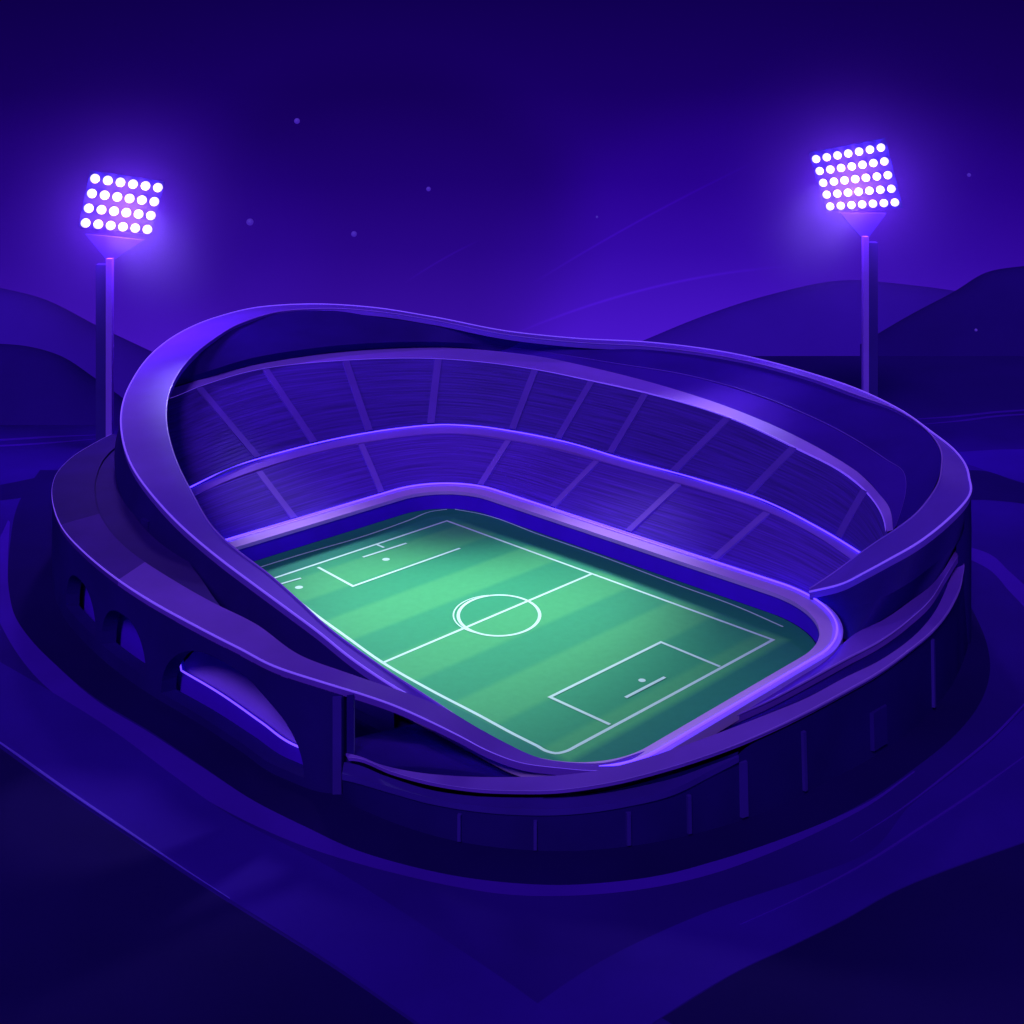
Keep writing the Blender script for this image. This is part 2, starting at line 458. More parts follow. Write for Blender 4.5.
# --- upper rim
rim_st = [((455,715.5),(445,717),6),((427,697),(412,698),8),((396,677),(384,681),9.5),((360,652),(349,657),11),
 ((327,627),(318,632),13),((300,602),(287,609),15),((268,574),(253,584),17.5),((240,553),(221,560),20),((213,528),(182,527),22.5),
 ((191,491),(148,490),26),((176,460),(129,460),28),((167,425),(121,425),31),((172,386),(131,383),34),((187,362),(152,354),36.5),
 ((211,341),(182,332),38.5),((242,323),(218,317),40),((281,311.5),(258,307.5),41),((330,308.6),(310,304.2),41.5),((380,312),(372,307.5),41.2),
 ((430,319.6),(430,316.5),39.8),((512,335.5),(512,332),37.6),((577,342.5),(577,338.6),36.3),((647,346.5),(647,342.3),36),((725,356.8),(725,352.3),36),
 ((804,376.5),(804,371.6),35.5),((862,397),(866,393),34.8),((892,408),(900,410),34.5),((918,423),(930,431),34.3),((936,441),(956,452),34),((942,464),(969,477),33.5),
 ((936.5,487),(968,498),31.5),((917,513),(943,524),27),((898,528),(918,543),23.5),((878,541),(890,559),19.5),((858,555),(866,572),15.5),((835,572),(842,584),11),((809.5,589),(809.5,592),7)]
RIl = np.array([P(*a, z) for a, b, z in rim_st]); ROl = np.array([P(*b, z) for a, b, z in rim_st])
rimc = Curves(RIl, ROl)
NR = 420
RI, RO = rimc.sample(NR)
ribbon_solid('rim', RI, RO, 1.6, M['rim'], st)
tube('light_strip', RO + np.array([0, 0, .05]), .24, M['strip'], st)  # rim edge highlight made as an added glowing tube
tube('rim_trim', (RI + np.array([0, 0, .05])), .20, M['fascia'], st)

def proj(p): return CX + F*p[:, 0]/p[:, 1], HY + F*(H-p[:, 2])/p[:, 1]

def zof(x, y):
    """rim height at a photo point near its inner edge"""
    a = np.stack([CX + F*RI[:, 0]/RI[:, 1], HY + F*(H-RI[:, 2])/RI[:, 1]], 1)
    return RI[np.argmin(((a - np.array([x, y]))**2).sum(1)), 2]

# --- outer wall of the bowl
ctr = np.array([C[0], C[1]])
def outward(c, d):
    r = c[:, :2] - ctr; r = r/np.linalg.norm(r, axis=1)[:, None]
    o = c.copy(); o[:, :2] += r*(d if np.isscalar(d) else np.asarray(d)[:, None]); return o
i_r = int(np.argmax(RO[:, 0]/RO[:, 1]))                 # right-hand extreme
rpx = CX + F*RO[:, 0]/RO[:, 1]
i_e = i_r + int(np.argmin(np.abs(rpx[i_r:] - 954)))
body = RO[8:i_e+1]
b0 = body - np.array([0, 0, 1.6]); k_ = np.linspace(0, 1, len(body))
fade = np.clip(np.minimum(k_/.12, (1-k_)/.3), 0, 1)
b1 = outward(b0, 2.2*fade); b1[:, 2] = np.maximum(b0[:, 2] - 7, 2)
b2 = outward(b0, 1.0*fade); b2[:, 2] = b0[:, 2]*.35
b3 = outward(b0, 0.0*fade); b3[:, 2] = -.5
loft('bowl_wall', [b0, b1, b2, b3], M['wall'], st)
# near right: wall between the falling rim and the ledge below it
Pup = [P(956,549,20.5),P(943,571,18),P(930.5,586,14.5),P(910.5,601,11),P(885.5,618.5,8.5),P(855.5,633.5,6.6),P(830.5,648.5,5.6),P(800,671,4.6),P(768,690,4.3),P(720,716,4.0),P(680,736,3.8)]
Plo = [P(958,556,20.5),P(945,577,17.6),P(930.5,600,14.2),P(908,621,10.8),P(880.5,641,8.3),P(848,658.5,6.4),P(818,675,5.4),P(793,688.5,4.8),P(768,701.5,4.4),P(720,724.5,4.1),P(680,741,3.9)]
tail = RO[i_e-12:] - np.array([0, 0, 1.6]); tail = np.maximum(tail, np.array([-1e9, -1e9, 4.2]))
kq = np.linspace(0, 1, 80)
tl = hermite(tail, np.linspace(0, 1, len(tail)), kq)
lo_r = [lip_out[np.argmin((proj(lip_out)[0]-x)**2 + (proj(lip_out)[1]-y)**2)] for x, y in ((846,627),(836,616),(820,605))]
wb = Pup[:6] + [p + np.array([.3, .3, -.6]) for p in lo_r]
pu = hermite(wb, chord(wb)/chord(wb)[-1], kq)
mid = tl*.5 + pu*.5 + np.array([.8, -.8, .3])
pu_in = pu + np.array([-.6, .6, -1.5])
loft('bowl_wall', [tl, mid, pu_in], M['wall'], st)
# the closing face under the tip
for i in range(6, len(Pup)):
    x, y = proj(lip_out); k = int(np.argmin((x-proj(Pup[i][None])[0])**2 + 4*(y-proj(Pup[i][None])[1])**2))
    Pup[i] = lip_out[k] + np.array([-.5, .5, -.9 - .12*(i-6)])
Plo[-1] = Pup[-1] + np.array([.05, -.05, 0]); Plo[-2] = (Pup[-2] + Plo[-2])/2
lc = Curves(Pup, Plo); pa, pb = lc.sample(120)
ribbon_solid('upper_ledge', pa, pb, 1.4, M['ribbon'], st)
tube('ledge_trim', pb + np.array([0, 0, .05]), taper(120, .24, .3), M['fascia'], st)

# --- outer ring: right and front ledge
Qlo = [P(349,758,6.8),P(353,758,6.8),P(393.5,772.5,7.2),P(431,782.5,7.4),P(468.5,788.5,7.5),P(512,791,7.5),P(562,790,8),P(612,782.5,9.2),P(662,770,10.7),P(712,754,12),P(768,731.5,13.2),
       P(805.5,713.5,13.6),P(843,693.5,14),P(880.5,672,14.5),P(908,652,15),P(933,631,15),P(953,603.5,15.5),P(962,578.5,16.5),P(963,561,18),P(958,552,19)]
Qup = [P(346,753,6.8),P(351,754,6.8),P(384,765.5,7.2),P(418.5,772.5,7.4),P(456,776,7.5),P(512,777,7.5),P(562,775,8),P(604,769,9.2),P(652,756,10.7),P(702,739,12),P(768,714,13.2),
       P(805.5,698.5,13.6),P(843,678.5,14),P(880.5,660,14.5),P(908,641,15),P(928,621,15),P(943,596,15.5),P(950,575,16.5),P(952.5,561,18),P(955,553,19)]
qc = Curves(Qup, Qlo); qu, ql = qc.sample(200)
ribbon_solid('outer_ledge', qu, ql, .5, M['ribbon'], st)
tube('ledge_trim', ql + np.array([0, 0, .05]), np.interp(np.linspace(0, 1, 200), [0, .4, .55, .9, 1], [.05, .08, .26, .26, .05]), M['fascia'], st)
# dark roof between coping / upper ledge and the outer ledge
def nearest_rows(c, target):
    return np.array([target[np.argmin(((target[:, :2]-p[:2])**2).sum(1))] for p in c])
inner_pool = np.vstack([lip_out[:, :] - np.array([0, 0, 2.0]), pb - np.array([0, 0, 1.2])])
qx = np.vstack([smooth([P(322,743,6.7), P(330,746.5,6.7), P(337,749.5,6.8), P(345,752.6,6.8)], 20), qu])
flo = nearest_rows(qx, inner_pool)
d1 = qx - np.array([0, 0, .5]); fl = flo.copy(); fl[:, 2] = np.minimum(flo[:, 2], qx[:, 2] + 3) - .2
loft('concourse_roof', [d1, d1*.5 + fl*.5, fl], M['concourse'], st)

# plinth ledge low on the front
Bup = [P(344,762,5.8),P(350,763,5.8),P(386,776,6.1),P(431,790,6.3),P(468,795.5,6.4),P(512,797.5,6.4),P(574.5,796,6.8),P(624.5,789,7.6),P(674.5,778,8.8),P(708,766,9.8),P(738,755,11)]
Blo = [P(342,774,5.8),P(347,775,5.8),P(393.5,788,6.1),P(431,798,6.3),P(468.5,804.5,6.4),P(512,808.5,6.4),P(574.5,808,6.8),P(624.5,801,7.6),P(674.5,788.5,8.8),P(710,771,9.8),P(739,756,11)]
bc = Curves(Bup, Blo); bu, bl = bc.sample(120)
ribbon_solid('plinth_ledge', bu, bl, 1.0, M['pilaster'], st)
gq = nearest_rows(bu, ql)
loft('front_wall', [gq + np.array([0, 0, -1.2]), bu], M['wall'], st)
# wall under the ledges
base_px = [(343,800),(351,804),(406,827),(456,841),(512,849),(574.5,851),(637,845),(699.5,832.5),(768,811),(830.5,780),(880.5,752.5),(918,725),(945,695),(962,665),(969,638),(968,622)]
bs = smooth([P(x, y, 0) for x, y in base_px], 200)
bs2 = bs.copy(); bs2[:, 2] = -.5
def top_for(b):
    """lower edge of the ledge standing over each wall foot"""
    pool = np.vstack([bl, ql[85:]])
    out = []
    for p in b:
        a = CX + F*p[0]/p[1]; cand = pool[np.argmin(np.abs(CX + F*pool[:, 0]/pool[:, 1] - a))]
        q = p.copy(); q[2] = cand[2] - 1.0; q[:2] = cand[:2]*1.0
        out.append(q)
    return np.array(out)
tp = top_for(bs)
for _ in range(6):
    tp[1:-1] = (tp[:-2] + 2*tp[1:-1] + tp[2:])/4
tp = outward(tp, -.3)
loft('front_wall', [tp, bs2], M['wall'], st)
# pilasters on the front wall
def pilaster(px, wpx, material, ylo=.06, yhi=.85):
    i = int(np.argmin(np.abs(CX + F*bs[:, 0]/bs[:, 1] - px)))
    a, b = bs[i], tp[i]
    lo, hi = a + (b-a)*ylo, a + (b-a)*yhi
    t = bs[min(i+1, 199)] - bs[max(i-1, 0)]; t[2] = 0; t /= np.linalg.norm(t)
    nrm = np.array([t[1], -t[0], 0])
    if np.dot(nrm, a[:3]-C) < 0: nrm = -nrm
    w = wpx/F*a[1]/2/max(.35, abs(t[0]))
    V = []
    for q, s in ((lo, 1), (hi, 1)):
        for du, dn in ((-w, -.3), (w, -.3), (w*.8, .55), (-w*.8, .55)):
            V.append(q + t*du + nrm*dn)
    link('pilaster', V, [(0,1,2,3),(4,5,6,7),(0,1,5,4),(1,2,6,5),(2,3,7,6),(3,0,4,7)], material, st, False)
for px, w in ((459,4),(538,4),(626,5),(687,4.5),(742,8.5),(803,4)): pilaster(px, w, M['pilaster'])
pilaster(932, 3, M['pilaster'], .05, .95)
pilaster(878, 22, M['wall_low'], .1, .6)

# --- left ring: broad sloping ribbon over the arched wall
lr = [((690,733.6),(692,735),4.2),((640,752.5),(640,757.5),5.3),((600,763),(600,770.5),6.0),((560,761.5),(562,768.5),6.2),((534,756),(521,763),6.5),((509,744.5),(490,752),7.3),((477.5,727.5),(459,736),8.9),((446,709),(427.5,720.6),11),((415,696),(396,706.6),13.5),
 ((380,684),(365,695.6),16),((345,672),(330.6,685),18.4),((302,656),(280.6,669),18.8),((256,624),(240,649),18.4),((212,602),(200,628.5),18),((175,581),(150,601),18.4),
 ((140,558.5),(112.5,576),18.9),((117,539),(82.5,551),19.3),((101,517),(62.5,528.5),19.6),((95,496),(52.8,503),19.7),((96,478),(53,483),19.5),((102,462),(60,469),19.3),((110,452),(75,455),19),((118,445),(93,444),18.6),((128,436),(112,434),18)]
lc_in = [P(*a, z) for a, b, z in lr]; lc_out = [P(*b, z) for a, b, z in lr]
lrc = Curves(lc_in, lc_out); li_, lo_ = lrc.sample(300)
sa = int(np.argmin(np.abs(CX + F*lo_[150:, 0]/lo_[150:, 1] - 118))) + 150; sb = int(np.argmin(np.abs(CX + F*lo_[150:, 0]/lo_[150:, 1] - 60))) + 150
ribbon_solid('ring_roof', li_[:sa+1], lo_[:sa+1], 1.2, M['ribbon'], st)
ribbon_solid('ring_roof', li_[sa:sb+1], lo_[sa:sb+1], 1.2, M['ribbon_mid'], st)  # start of the roof shading, stepped by a darker colour
ribbon_solid('ring_roof', li_[sb:], lo_[sb:], 1.2, M['ribbon_dark'], st)  # last step of the painted roof shading
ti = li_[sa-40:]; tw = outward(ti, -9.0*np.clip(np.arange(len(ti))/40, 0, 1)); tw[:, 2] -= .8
loft('terrace', [ti - np.array([0, 0, .5]), tw], M['ribbon_dark'], st)  # takes the same shade-darkened colour
tube('light_strip', lo_ + np.array([0, 0, .05]), np.interp(np.linspace(0, 1, 300), [0, .14, .22, .5, .72, .8, 1], [.02, .04, .16, .22, .12, .035, .03]), M['strip'], st)  # added glowing tube as ring edge highlight, thinner towards the left

# arched wall under it: stations from the pillar (x=345) round to the far left
fine = lrc.at(1, np.linspace(0, 1, 2400))
fx = CX + F*fine[:, 0]/fine[:, 1]
i0 = int(np.argmin(np.abs(fx[:1200] - 343)))
wl = fine[i0:]
wx = fx[i0:]
ks = chord(wl)
# uniform columns
NC = 560
kq = np.linspace(0, ks[-1], NC)
wl = np.stack([np.interp(kq, ks, wl[:, j]) for j in range(3)], 1)
wpx = CX + F*wl[:, 0]/wl[:, 1]
def s_at(px):
    lim = NC*3//4
    return kq[int(np.argmin(np.abs(wpx[:lim] - px)))]
# arches: (start, end, crown height, sill height) along the wall
A1 = (s_at(304.5), s_at(161), 14.3, 1.6)
A2 = (s_at(146), s_at(101), 12.4, 3.0)
A3 = (s_at(96), s_at(66), 12.6, 3.4)
def arch(s):
    for a, b, cr, si in (A1, A2, A3):
        if a < s < b:
            q = (s - (a+b)/2)/((b-a)/2)
            return si, si + (cr-si)*math.sqrt(max(0, 1-abs(q)**2.5)) + .01
    return None
inn = outward(wl, -3.0)
V, Fc = [], []
def quad(a, b, c, d):
    o = len(V); V.extend([a, b, c, d]); Fc.append((o, o+1, o+2, o+3))
def at(p, z): return np.array([p[0], p[1], z])
for j in range(NC-1):
    s0, s1 = kq[j], kq[j+1]
    top0, top1 = wl[j, 2]-1.1, wl[j+1, 2]-1.1
    a0, a1 = arch(s0), arch(s1)
    p, q, pi, qi = wl[j], wl[j+1], inn[j], inn[j+1]
    if a0 is None and a1 is None:
        quad(at(p, -.5), at(q, -.5), at(q, top1), at(p, top0)); quad(at(pi, -.5), at(pi, top0), at(qi, top1), at(qi, -.5))
    else:
        e = a0 or a1
        a0 = a0 or (e[0], e[0]+.01); a1 = a1 or (e[0], e[0]+.01)
        for A, B in ((p, q), (qi, pi)):
            z0, z1, t0, t1 = (a0, a1, top0, top1) if A is p else (a1, a0, top1, top0)
            quad(at(A, -.5), at(B, -.5), at(B, z1[0]), at(A, z0[0]))
            quad(at(A, z0[1]), at(B, z1[1]), at(B, t1), at(A, t0))
        quad(at(p, a0[0]), at(q, a1[0]), at(qi, a1[0]), at(pi, a0[0]))
        quad(at(p, a0[1]), at(pi, a0[1]), at(qi, a1[1]), at(q, a1[1]))
quad(at(wl[0], -.5), at(wl[0], wl[0, 2]-1.1), at(inn[0], wl[0, 2]-1.1), at(inn[0], -.5))
link('arched_wall', V, Fc, M['wall'], st, False)
# gallery behind the arches: parapet and raised floor
j0 = int(np.argmin(np.abs(kq - s_at(316)))); j1 = int(np.argmin(np.abs(kq - s_at(150)))) - j0
gw = wl[j0:545]; gs = kq[j0:545]
ga = outward(gw, -4.6); ga2 = outward(gw, -5.4); gb = outward(gw, -13)
gz = np.interp(gs, [s_at(304), s_at(240), s_at(180), s_at(158), s_at(148)], [3.0, 3.4, 4.2, 4.4, 15])
p0, p1 = ga.copy(), ga.copy(); p0[:, 2] = -.4; p1[:, 2] = gz
p2 = ga2.copy(); p2[:, 2] = gz
loft('gallery_parapet', [p0, p1, p2], M['board'], st)
tube('light_strip', p1[:j1] + np.array([0, 0, .15]), .18, M['led_dim'], st)  # added glowing tube, lights the gallery from the parapet
g1 = ga2.copy(); g1[:, 2] = np.minimum(gz, 4.4) - .4; g2 = gb.copy(); g2[:, 2] = 10.5
loft('gallery_floor', [g1[:j1], g2[:j1]], M['fascia'], st)
# corner pillar
pc = wl[0]
t = wl[8]-wl[0]; t[2] = 0; t /= np.linalg.norm(t); nv = np.array([t[1], -t[0], 0])
if np.dot(nv, pc-C) < 0: nv = -nv
def pillar(c, t, nv, w, d, z0, z1, material, name='pillar'):
    V = []
    for z in (z0, z1):
        for du, dn in ((-w, -d), (w, -d), (w, d), (-w, d)): V.append(at(c, 0) + t*du + nv*dn + np.array([0, 0, z]))
    return link(name, V, [(3,2,1,0),(4,5,6,7),(0,1,5,4),(1,2,6,5),(2,3,7,6),(3,0,4,7)], material, st, False)
pillar(pc + t*1.0, t, nv, .75, .5, -.4, pc[2]-1.15, M['pilaster'])
pillar(pc - nv*1.5 - t*1.2, t, nv, .6, 1.5, -.4, pc[2]-1.15, M['wall_low'])

# near-left bowl flank: visible pier between ring and bowl
pp = P(152, 566, 9); pt = np.array([.7, -.7, 0]); pn = np.array([-.7, -.7, 0])
pillar(pp, pt, pn, 1.6, 2.0, -.4, 20, M['wall_low'])
# --- seating: lower tier
B2z0, B2z1 = 13.5, 14.6
low = [((210,566),(165,508)),((240,549),(180,501)),((258,538),(205,490.5)),((296,523),(255,472)),((334,510),(310,454.5)),((382,494.5),(362,443.5)),((415,486.5),(415,435.5)),((440,483.5),(450,433.5)),
       ((480,485),(507,440)),((552,507.5),(589,458.5)),((627,533.5),(676,482.5)),((711,564.5),(765,511)),((781,593),(825,541)),((811,604.5),(853,559))]
lowA = [P(*a, 5.0) for a, b in low]; lowB = [P(*b, B2z0) for a, b in low]
xo, yo = proj(lip_out)
for i in range(0, len(lowA)):
    x, y = low[i][0]; k = int(np.argmin((xo-x)**2 + (yo-y)**2)); lowA[i] = lip_out[k] + np.array([0, 0, -.35])
lowc = Curves(lowA, lowB)
def tier(name, cv, n, rows, thing_, m=None):
    a, b = cv.sample(n)
    V, uvs, rowsl = [], [], []
    L = chord(a)
    for k in range(rows):
        t0, t1 = k/rows, (k+1)/rows
        x0 = a*(1-t0)+b*t0; x1 = a*(1-t1)+b*t1
        z0 = x0[:, 2]; tread = x1.copy(); tread[:, 2] = z0 + (x1[:, 2]-z0)*.7; tread[:, :2] = x0[:, :2]*.2 + x1[:, :2]*.8
        rowsl.append((x0, tread, x1, k))
    Fc = []
    for x0, tr, x1, k in rowsl:
        for A, B, ka, kb in ((x0, tr, k, k+.55), (tr, x1, k+.6, k+1)):
            off = len(V); V += list(A)+list(B)
            uvs += [(s, ka) for s in L] + [(s, kb) for s in L]
            Fc += grid_faces(2, n, off)
    return link(name, V, Fc, m or M['seat'], thing_, False, uvs)
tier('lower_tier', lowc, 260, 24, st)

def param_on(cv, i, px, py):
    q = np.linspace(0, 1, 800); x, y = proj(cv.at(i, q))
    return q[int(np.argmin((x-px)**2 + (y-py)**2))]
def aisle(cv, bot, top, w, t0=0.0, t1=1.0, lift=.5, material=None):
    s0 = param_on(cv, 0, *bot); s1 = param_on(cv, 1, *top)
    ts = np.linspace(t0, t1, 24); V = []
    pts = []
    for t in ts:
        s = s0*(1-t)+s1*t
        a = cv.at(0, [s])[0]; b = cv.at(1, [s])[0]
        pts.append(a*(1-t)+b*t)
    pts = np.array(pts)
    e = 1e-3; s = (s0+s1)/2
    side = cv.at(0, [min(1, s+e)])[0] - cv.at(0, [max(0, s-e)])[0]; side[2] = 0; side /= np.linalg.norm(side)
    up = np.array([0, 0, lift]); dn = np.array([0, 0, -.6])
    rows = [pts - side*w + dn, pts - side*w + up, pts + side*w + up, pts + side*w + dn]
    V = np.concatenate(rows)
    return link('aisle_stair', V, grid_faces(4, 24), material or M['aisle'], st, False)
for b_, t_ in (((296,523),(258,473)),((382,494.5),(360,443)),((480,485),(509,440)),((552,507.5),(598,460)),((627,533.5),(680,484)),((711,564.5),(768,513))):
    aisle(lowc, b_, t_, .95, .02, .96)

# --- middle ledge
b2o = [(165,500),(172,497),(189.5,488.5),(234,468),(293,450),(352,436.5),(400,429),(440,425.6),(475,427),(512,432),(560,441.5),(624,460),(702,481.5),(761,500.5),(819,529),(858,552.5),(874,563)]
b2i = [(168,508),(177,503),(193,496),(234,478),(293,458.5),(352,444.3),(400,437),(440,433.3),(475,434.5),(512,440),(560,449),(624,467.5),(702,489.5),(761,508.8),(815,535),(852,559),(868,570)]
b2c = Curves([P(*p, B2z1) for p in b2o], [P(*p, B2z0) for p in b2i])
m_o, m_i = b2c.sample(260)
tube('light_strip', m_o + np.array([0, 0, .25]), .2, M['led'], st)  # glowing tube added to brighten the foot of the upper tier
loft('tier_ledge', [m_o - np.array([0,0,1.5]), m_o, m_i, m_i - np.array([0, 0, 1.2])], M['fascia'], st)

# --- upper tier
upp = [((172,497),(150,403),28.5),((189.5,489),(166,399.5),28.7),((258,460.5),(200,386.5),29),((315,445),(262,369),29.5),((370,433.5),(343,360.5),30),((432,426),(438,358.8),30),((470,426.8),(490,363),30),
       ((512,432),(535,369.5),29.8),((557,441),(592,381),29.5),((609,455.5),(648,393.5),29),((672,473.5),(727,417),28),((747,495.5),(795,448),26.6),((819,529),(858,484),24.5),((837,539),(870,496.5),23.8),((858,552.5),(884,523),22),((874,563),(890,541),20.5)]
upc = Curves([P(*a, B2z1) for a, b, z in upp], [P(*b, z) for a, b, z in upp])
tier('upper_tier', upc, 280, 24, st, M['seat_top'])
for b_, t_ in (((260,460.5),(198,387)),((315,445),(264,369)),((370,433.5),(345,360)),((431,426),(438,359)),((512,432),(536,370)),((557,441),(592,381)),((609,455),(646,393)),((672,473.5),(729,418)),((747,495.5),(794,448)),((838,539),(866,490))):
    aisle(upc, b_, t_, 1.15, .02, .97, .5, M['aisle_top'])

# --- roof inner fascia
f3 = [((150,403),(148,394),28.5),((166,399.5),(165,390),28.7),((200,386.5),(199,380),29),((262,369),(262,363.5),29.5),((343,360.5),(343,351.8),30),((438,358.8),(438,347.5),30),((490,363),(490,350.5),30),
      ((535,369.5),(535,355.8),29.8),((592,381),(592,367.5),29.5),((648,393.5),(648,381.5),29),((727,417),(727,406.5),28),((795,448),(795,435.5),26.6),((850,478),(857,471.5),24.8),((870,496.5),(877.5,492),23.8),((884,521),(891.5,515),22.4),((886,532),(893,530),21)]
f3c = Curves([P(*a, z) for a, b, z in f3], [P(*b, z+.9) for a, b, z in f3])
fi, fo = f3c.sample(260)
loft('roof_fascia', [fi - np.array([0, 0, 1.2]), fi, fo, fo - np.array([0, 0, .8])], M['fascia'], st)
tube('light_strip', fi + np.array([0, 0, .05]), np.interp(np.linspace(0, 1, 260), [0, .45, .6, .9, 1], [.05, .08, .22, .24, .1]), M['strip'], st)  # fascia edge highlight, a glowing tube added

# --- upper deck (left) and roof (right) from the fascia up to the rim
rf = [((165,390),28.7,(168,395),(168,405)),((180,384.5),28.8,(178,380),(177,376)),((199,380),29,(199,374),(200,350)),((262,363.5),29.5,(262,356),(262,316.5)),((343,351.8),30,(343,345),(343,309)),((438,347.5),30,(437,342),(430,319.6)),((490,350.5),30,(500,346),(512,335.5)),
      ((535,355.8),29.8,(550,353),(577,342.5)),((592,367.5),29.5,(615,363.5),(655,347.3)),((648,381.5),29,(683,374.5),(725,356.8)),((727,406.5),28,(762,397),(804,376.5)),((795,435.5),26.6,(830,426),(862,397)),((857,471.5),24.8,(885,459),(918,423)),
      ((877.5,492),23.8,(905,476),(942,464)),((891.5,515),22.4,(903,505),(917,513)),((893,530),21,(896,526),(900,526.5))]
ra = np.array([P(*a, z+.9) for a, z, m_, b in rf])
rb = np.array([P(*b, zof(*b)-.4) for a, z, m_, b in rf])
rm = np.array([P(*m_, (z+.9)*.72 + (zof(*b)-.4)*.28) for a, z, m_, b in rf])
rc = Curves(ra, rm, rb)
qs = np.linspace(0, 1, 260); xa, xm, xb = (rc.at(i, qs) for i in range(3))
isp = int(np.argmin(np.abs(proj(xa)[0] - 500)))
loft('upper_deck', [xa[:isp+1], xm[:isp+1], xb[:isp+1]], M['deck'], st)
loft('inner_roof', [xa[isp:], xm[isp:]], M['roof_in'], st)
loft('roof', [xm[isp:], xb[isp:]], M['roof'], st)
tube('roof_trim', xm[isp:] + np.array([0, 0, .1]), taper(260-isp, .17, .3), M['rim'], st)
# near-left flank of the bowl: seating between the coping and the low rim, mostly hidden by the rim
nl = [i for i, s in enumerate(rim_st[:11])]
fa = np.array([nearest_rows(np.array([RIl[i]]), lip_out)[0] for i in nl]); fa[:, 2] = 4.8
fb = RIl[nl] - np.array([0, 0, 1.0])
flc = Curves(fa, fb)
tier('near_tier', flc, 120, 8, st)

# ================================================================== FLOODLIGHT TOWERS
lamp_mesh = None
def lamp_geo(r):
    bm = bmesh.new(); bmesh.ops.create_uvsphere(bm, u_segments=16, v_segments=10, radius=r)
    for v in bm.verts: v.co.y *= .7
    me = bpy.data.meshes.new('lamp'); bm.to_mesh(me); bm.free()
    me.materials.append(M['lamp']); me.polygons.foreach_set('use_smooth', [True]*len(me.polygons)); return me

def boxy(name, corners_lo, corners_hi, material, parent):
    V = list(corners_lo)+list(corners_hi)
    return link(name, V, [(3,2,1,0),(4,5,6,7),(0,1,5,4),(1,2,6,5),(2,3,7,6),(3,0,4,7)], material, parent, False)

def tower(label, base, corners, rows, cols, lr_px, pole_dark, pole_lit, y_top, brk, depth):
    root = thing('floodlight_tower', label, 'floodlight', tuple(base), 'floodlight towers beside the stadium')
    d = base[1]
    # pole
    def col(x0, x1, y0, dep, off, name, material):
        a, b = (x0-CX)/F*d, (x1-CX)/F*d; zt = H - (y0-HY)/F*d
        lo = [(a, d-dep+off, -.5), (b, d-dep+off, -.5), (b, d+dep+off, -.5), (a, d+dep+off, -.5)]
        hi = [(x, y, zt) for x, y, z in lo]
        return boxy(name, lo, hi, material, root)
    col(*pole_dark, y_top+6, 1.6, 0.0, 'pole', M['pole'])
    col(*pole_lit, y_top, 1.2, -.9, 'pole_edge', M['pole_edge'])  # strip coloured as the lit side of the pole
    # panel
    tl, tr, bl_, br = [D(x, y, d+dd) for (x, y), dd in zip(corners, depth)]
    def bil(u, v): return (tl*(1-u)+tr*u)*(1-v) + (bl_*(1-u)+br*u)*v
    n = np.cross(tr-tl, bl_-tl); n /= np.linalg.norm(n)
    if n[1] > 0: n = -n
    mu, mv = .09, .13
    fr = [bil(-mu, -mv), bil(1+mu, -mv), bil(1+mu, 1+mv), bil(-mu, 1+mv)]
    panel = boxy('lamp_panel', [p - n*1.9 for p in fr], [p - n*1.0 for p in fr], M['panel'], root)
    mesh = lamp_geo(lr_px/F*d)
    for i in range(rows):
        for j in range(cols):
            o = bpy.data.objects.new('lamp', mesh); COL.objects.link(o); o.parent = panel
            o.location = tuple(bil(j/(cols-1), i/(rows-1)) - np.array(base))
            o.rotation_euler = (0, 0, math.atan2(n[0], -n[1]))
    # bracket between panel and pole
    pts = [D(x, y, d+1) for x, y in brk]
    boxy('bracket', [p + np.array([0, 1.2, 0]) for p in pts], [p - np.array([0, .6, 0]) for p in pts], M['bracket'], root)
    hc = bil(.5, .5) + n*5
    return root, hc

dL = 420.0
rl, hl = tower('left floodlight tower, four rows of lit lamps, dark pole edged violet on its right', (D(103,300,dL)[0], dL, 0),
               ((95,178.5),(158,187.5),(85.5,223),(147.5,229.5)), 4, 6, 4.6, (97.3,108.3), (107.8,113.6), 258, ((86,234),(144,240),(113.5,260),(107.5,260)), (-4,4,-1,7))
dR = 425.0
rr, hr = tower('right floodlight tower, five rows of lit lamps, dark pole edged violet on its left', (D(870,300,dR)[0], dR, 0),
               ((816,159),(881,147.5),(830,206.5),(895,202.5)), 5, 7, 4.0, (866.5,876.5), (861.8,867.2), 236, ((840,213),(886,213),(867.5,238),(861.5,238)), (4,-4,7,-1))

def lampo(name, kind, loc, energy, color, size=3, target=None, angle=60, blend=1.0, parent=None):
    l = bpy.data.lights.new(name, kind); l.energy = energy; l.color = color
    l.shadow_soft_size = size
    if kind == 'SPOT': l.spot_size = R(angle); l.spot_blend = blend
    o = bpy.data.objects.new(name, l); COL.objects.link(o)
    o.location = tuple(np.array(loc) - (np.array(world_of(parent)) if parent else 0))
    if target is not None:
        o.rotation_euler = (Vector(target) - Vector(loc)).to_track_quat('-Z', 'Y').to_euler()
    if parent: o.parent = parent
    return o
SPOT, POINT, MIST = 2.7e6, 1.7e5, .0125
for root, hc in ((rl, hl), (rr, hr)):
    lampo('flood_beam', 'SPOT', hc, SPOT, (.80, 1, .93), 12, uv(0, -11), 29.5, 1.0, root)
    lampo('flood_glow', 'POINT', hc, POINT, (.40, .17, 1), 5, parent=root)

# dim violet fill sun added in front to brighten rims and stands
s = bpy.data.lights.new('moon', 'SUN'); s.energy = 1.25; s.angle = R(15); s.color = (.54, .46, 1)
so = bpy.data.objects.new('moon', s); COL.objects.link(so)
so.rotation_euler = (R(46), 0, R(-14))

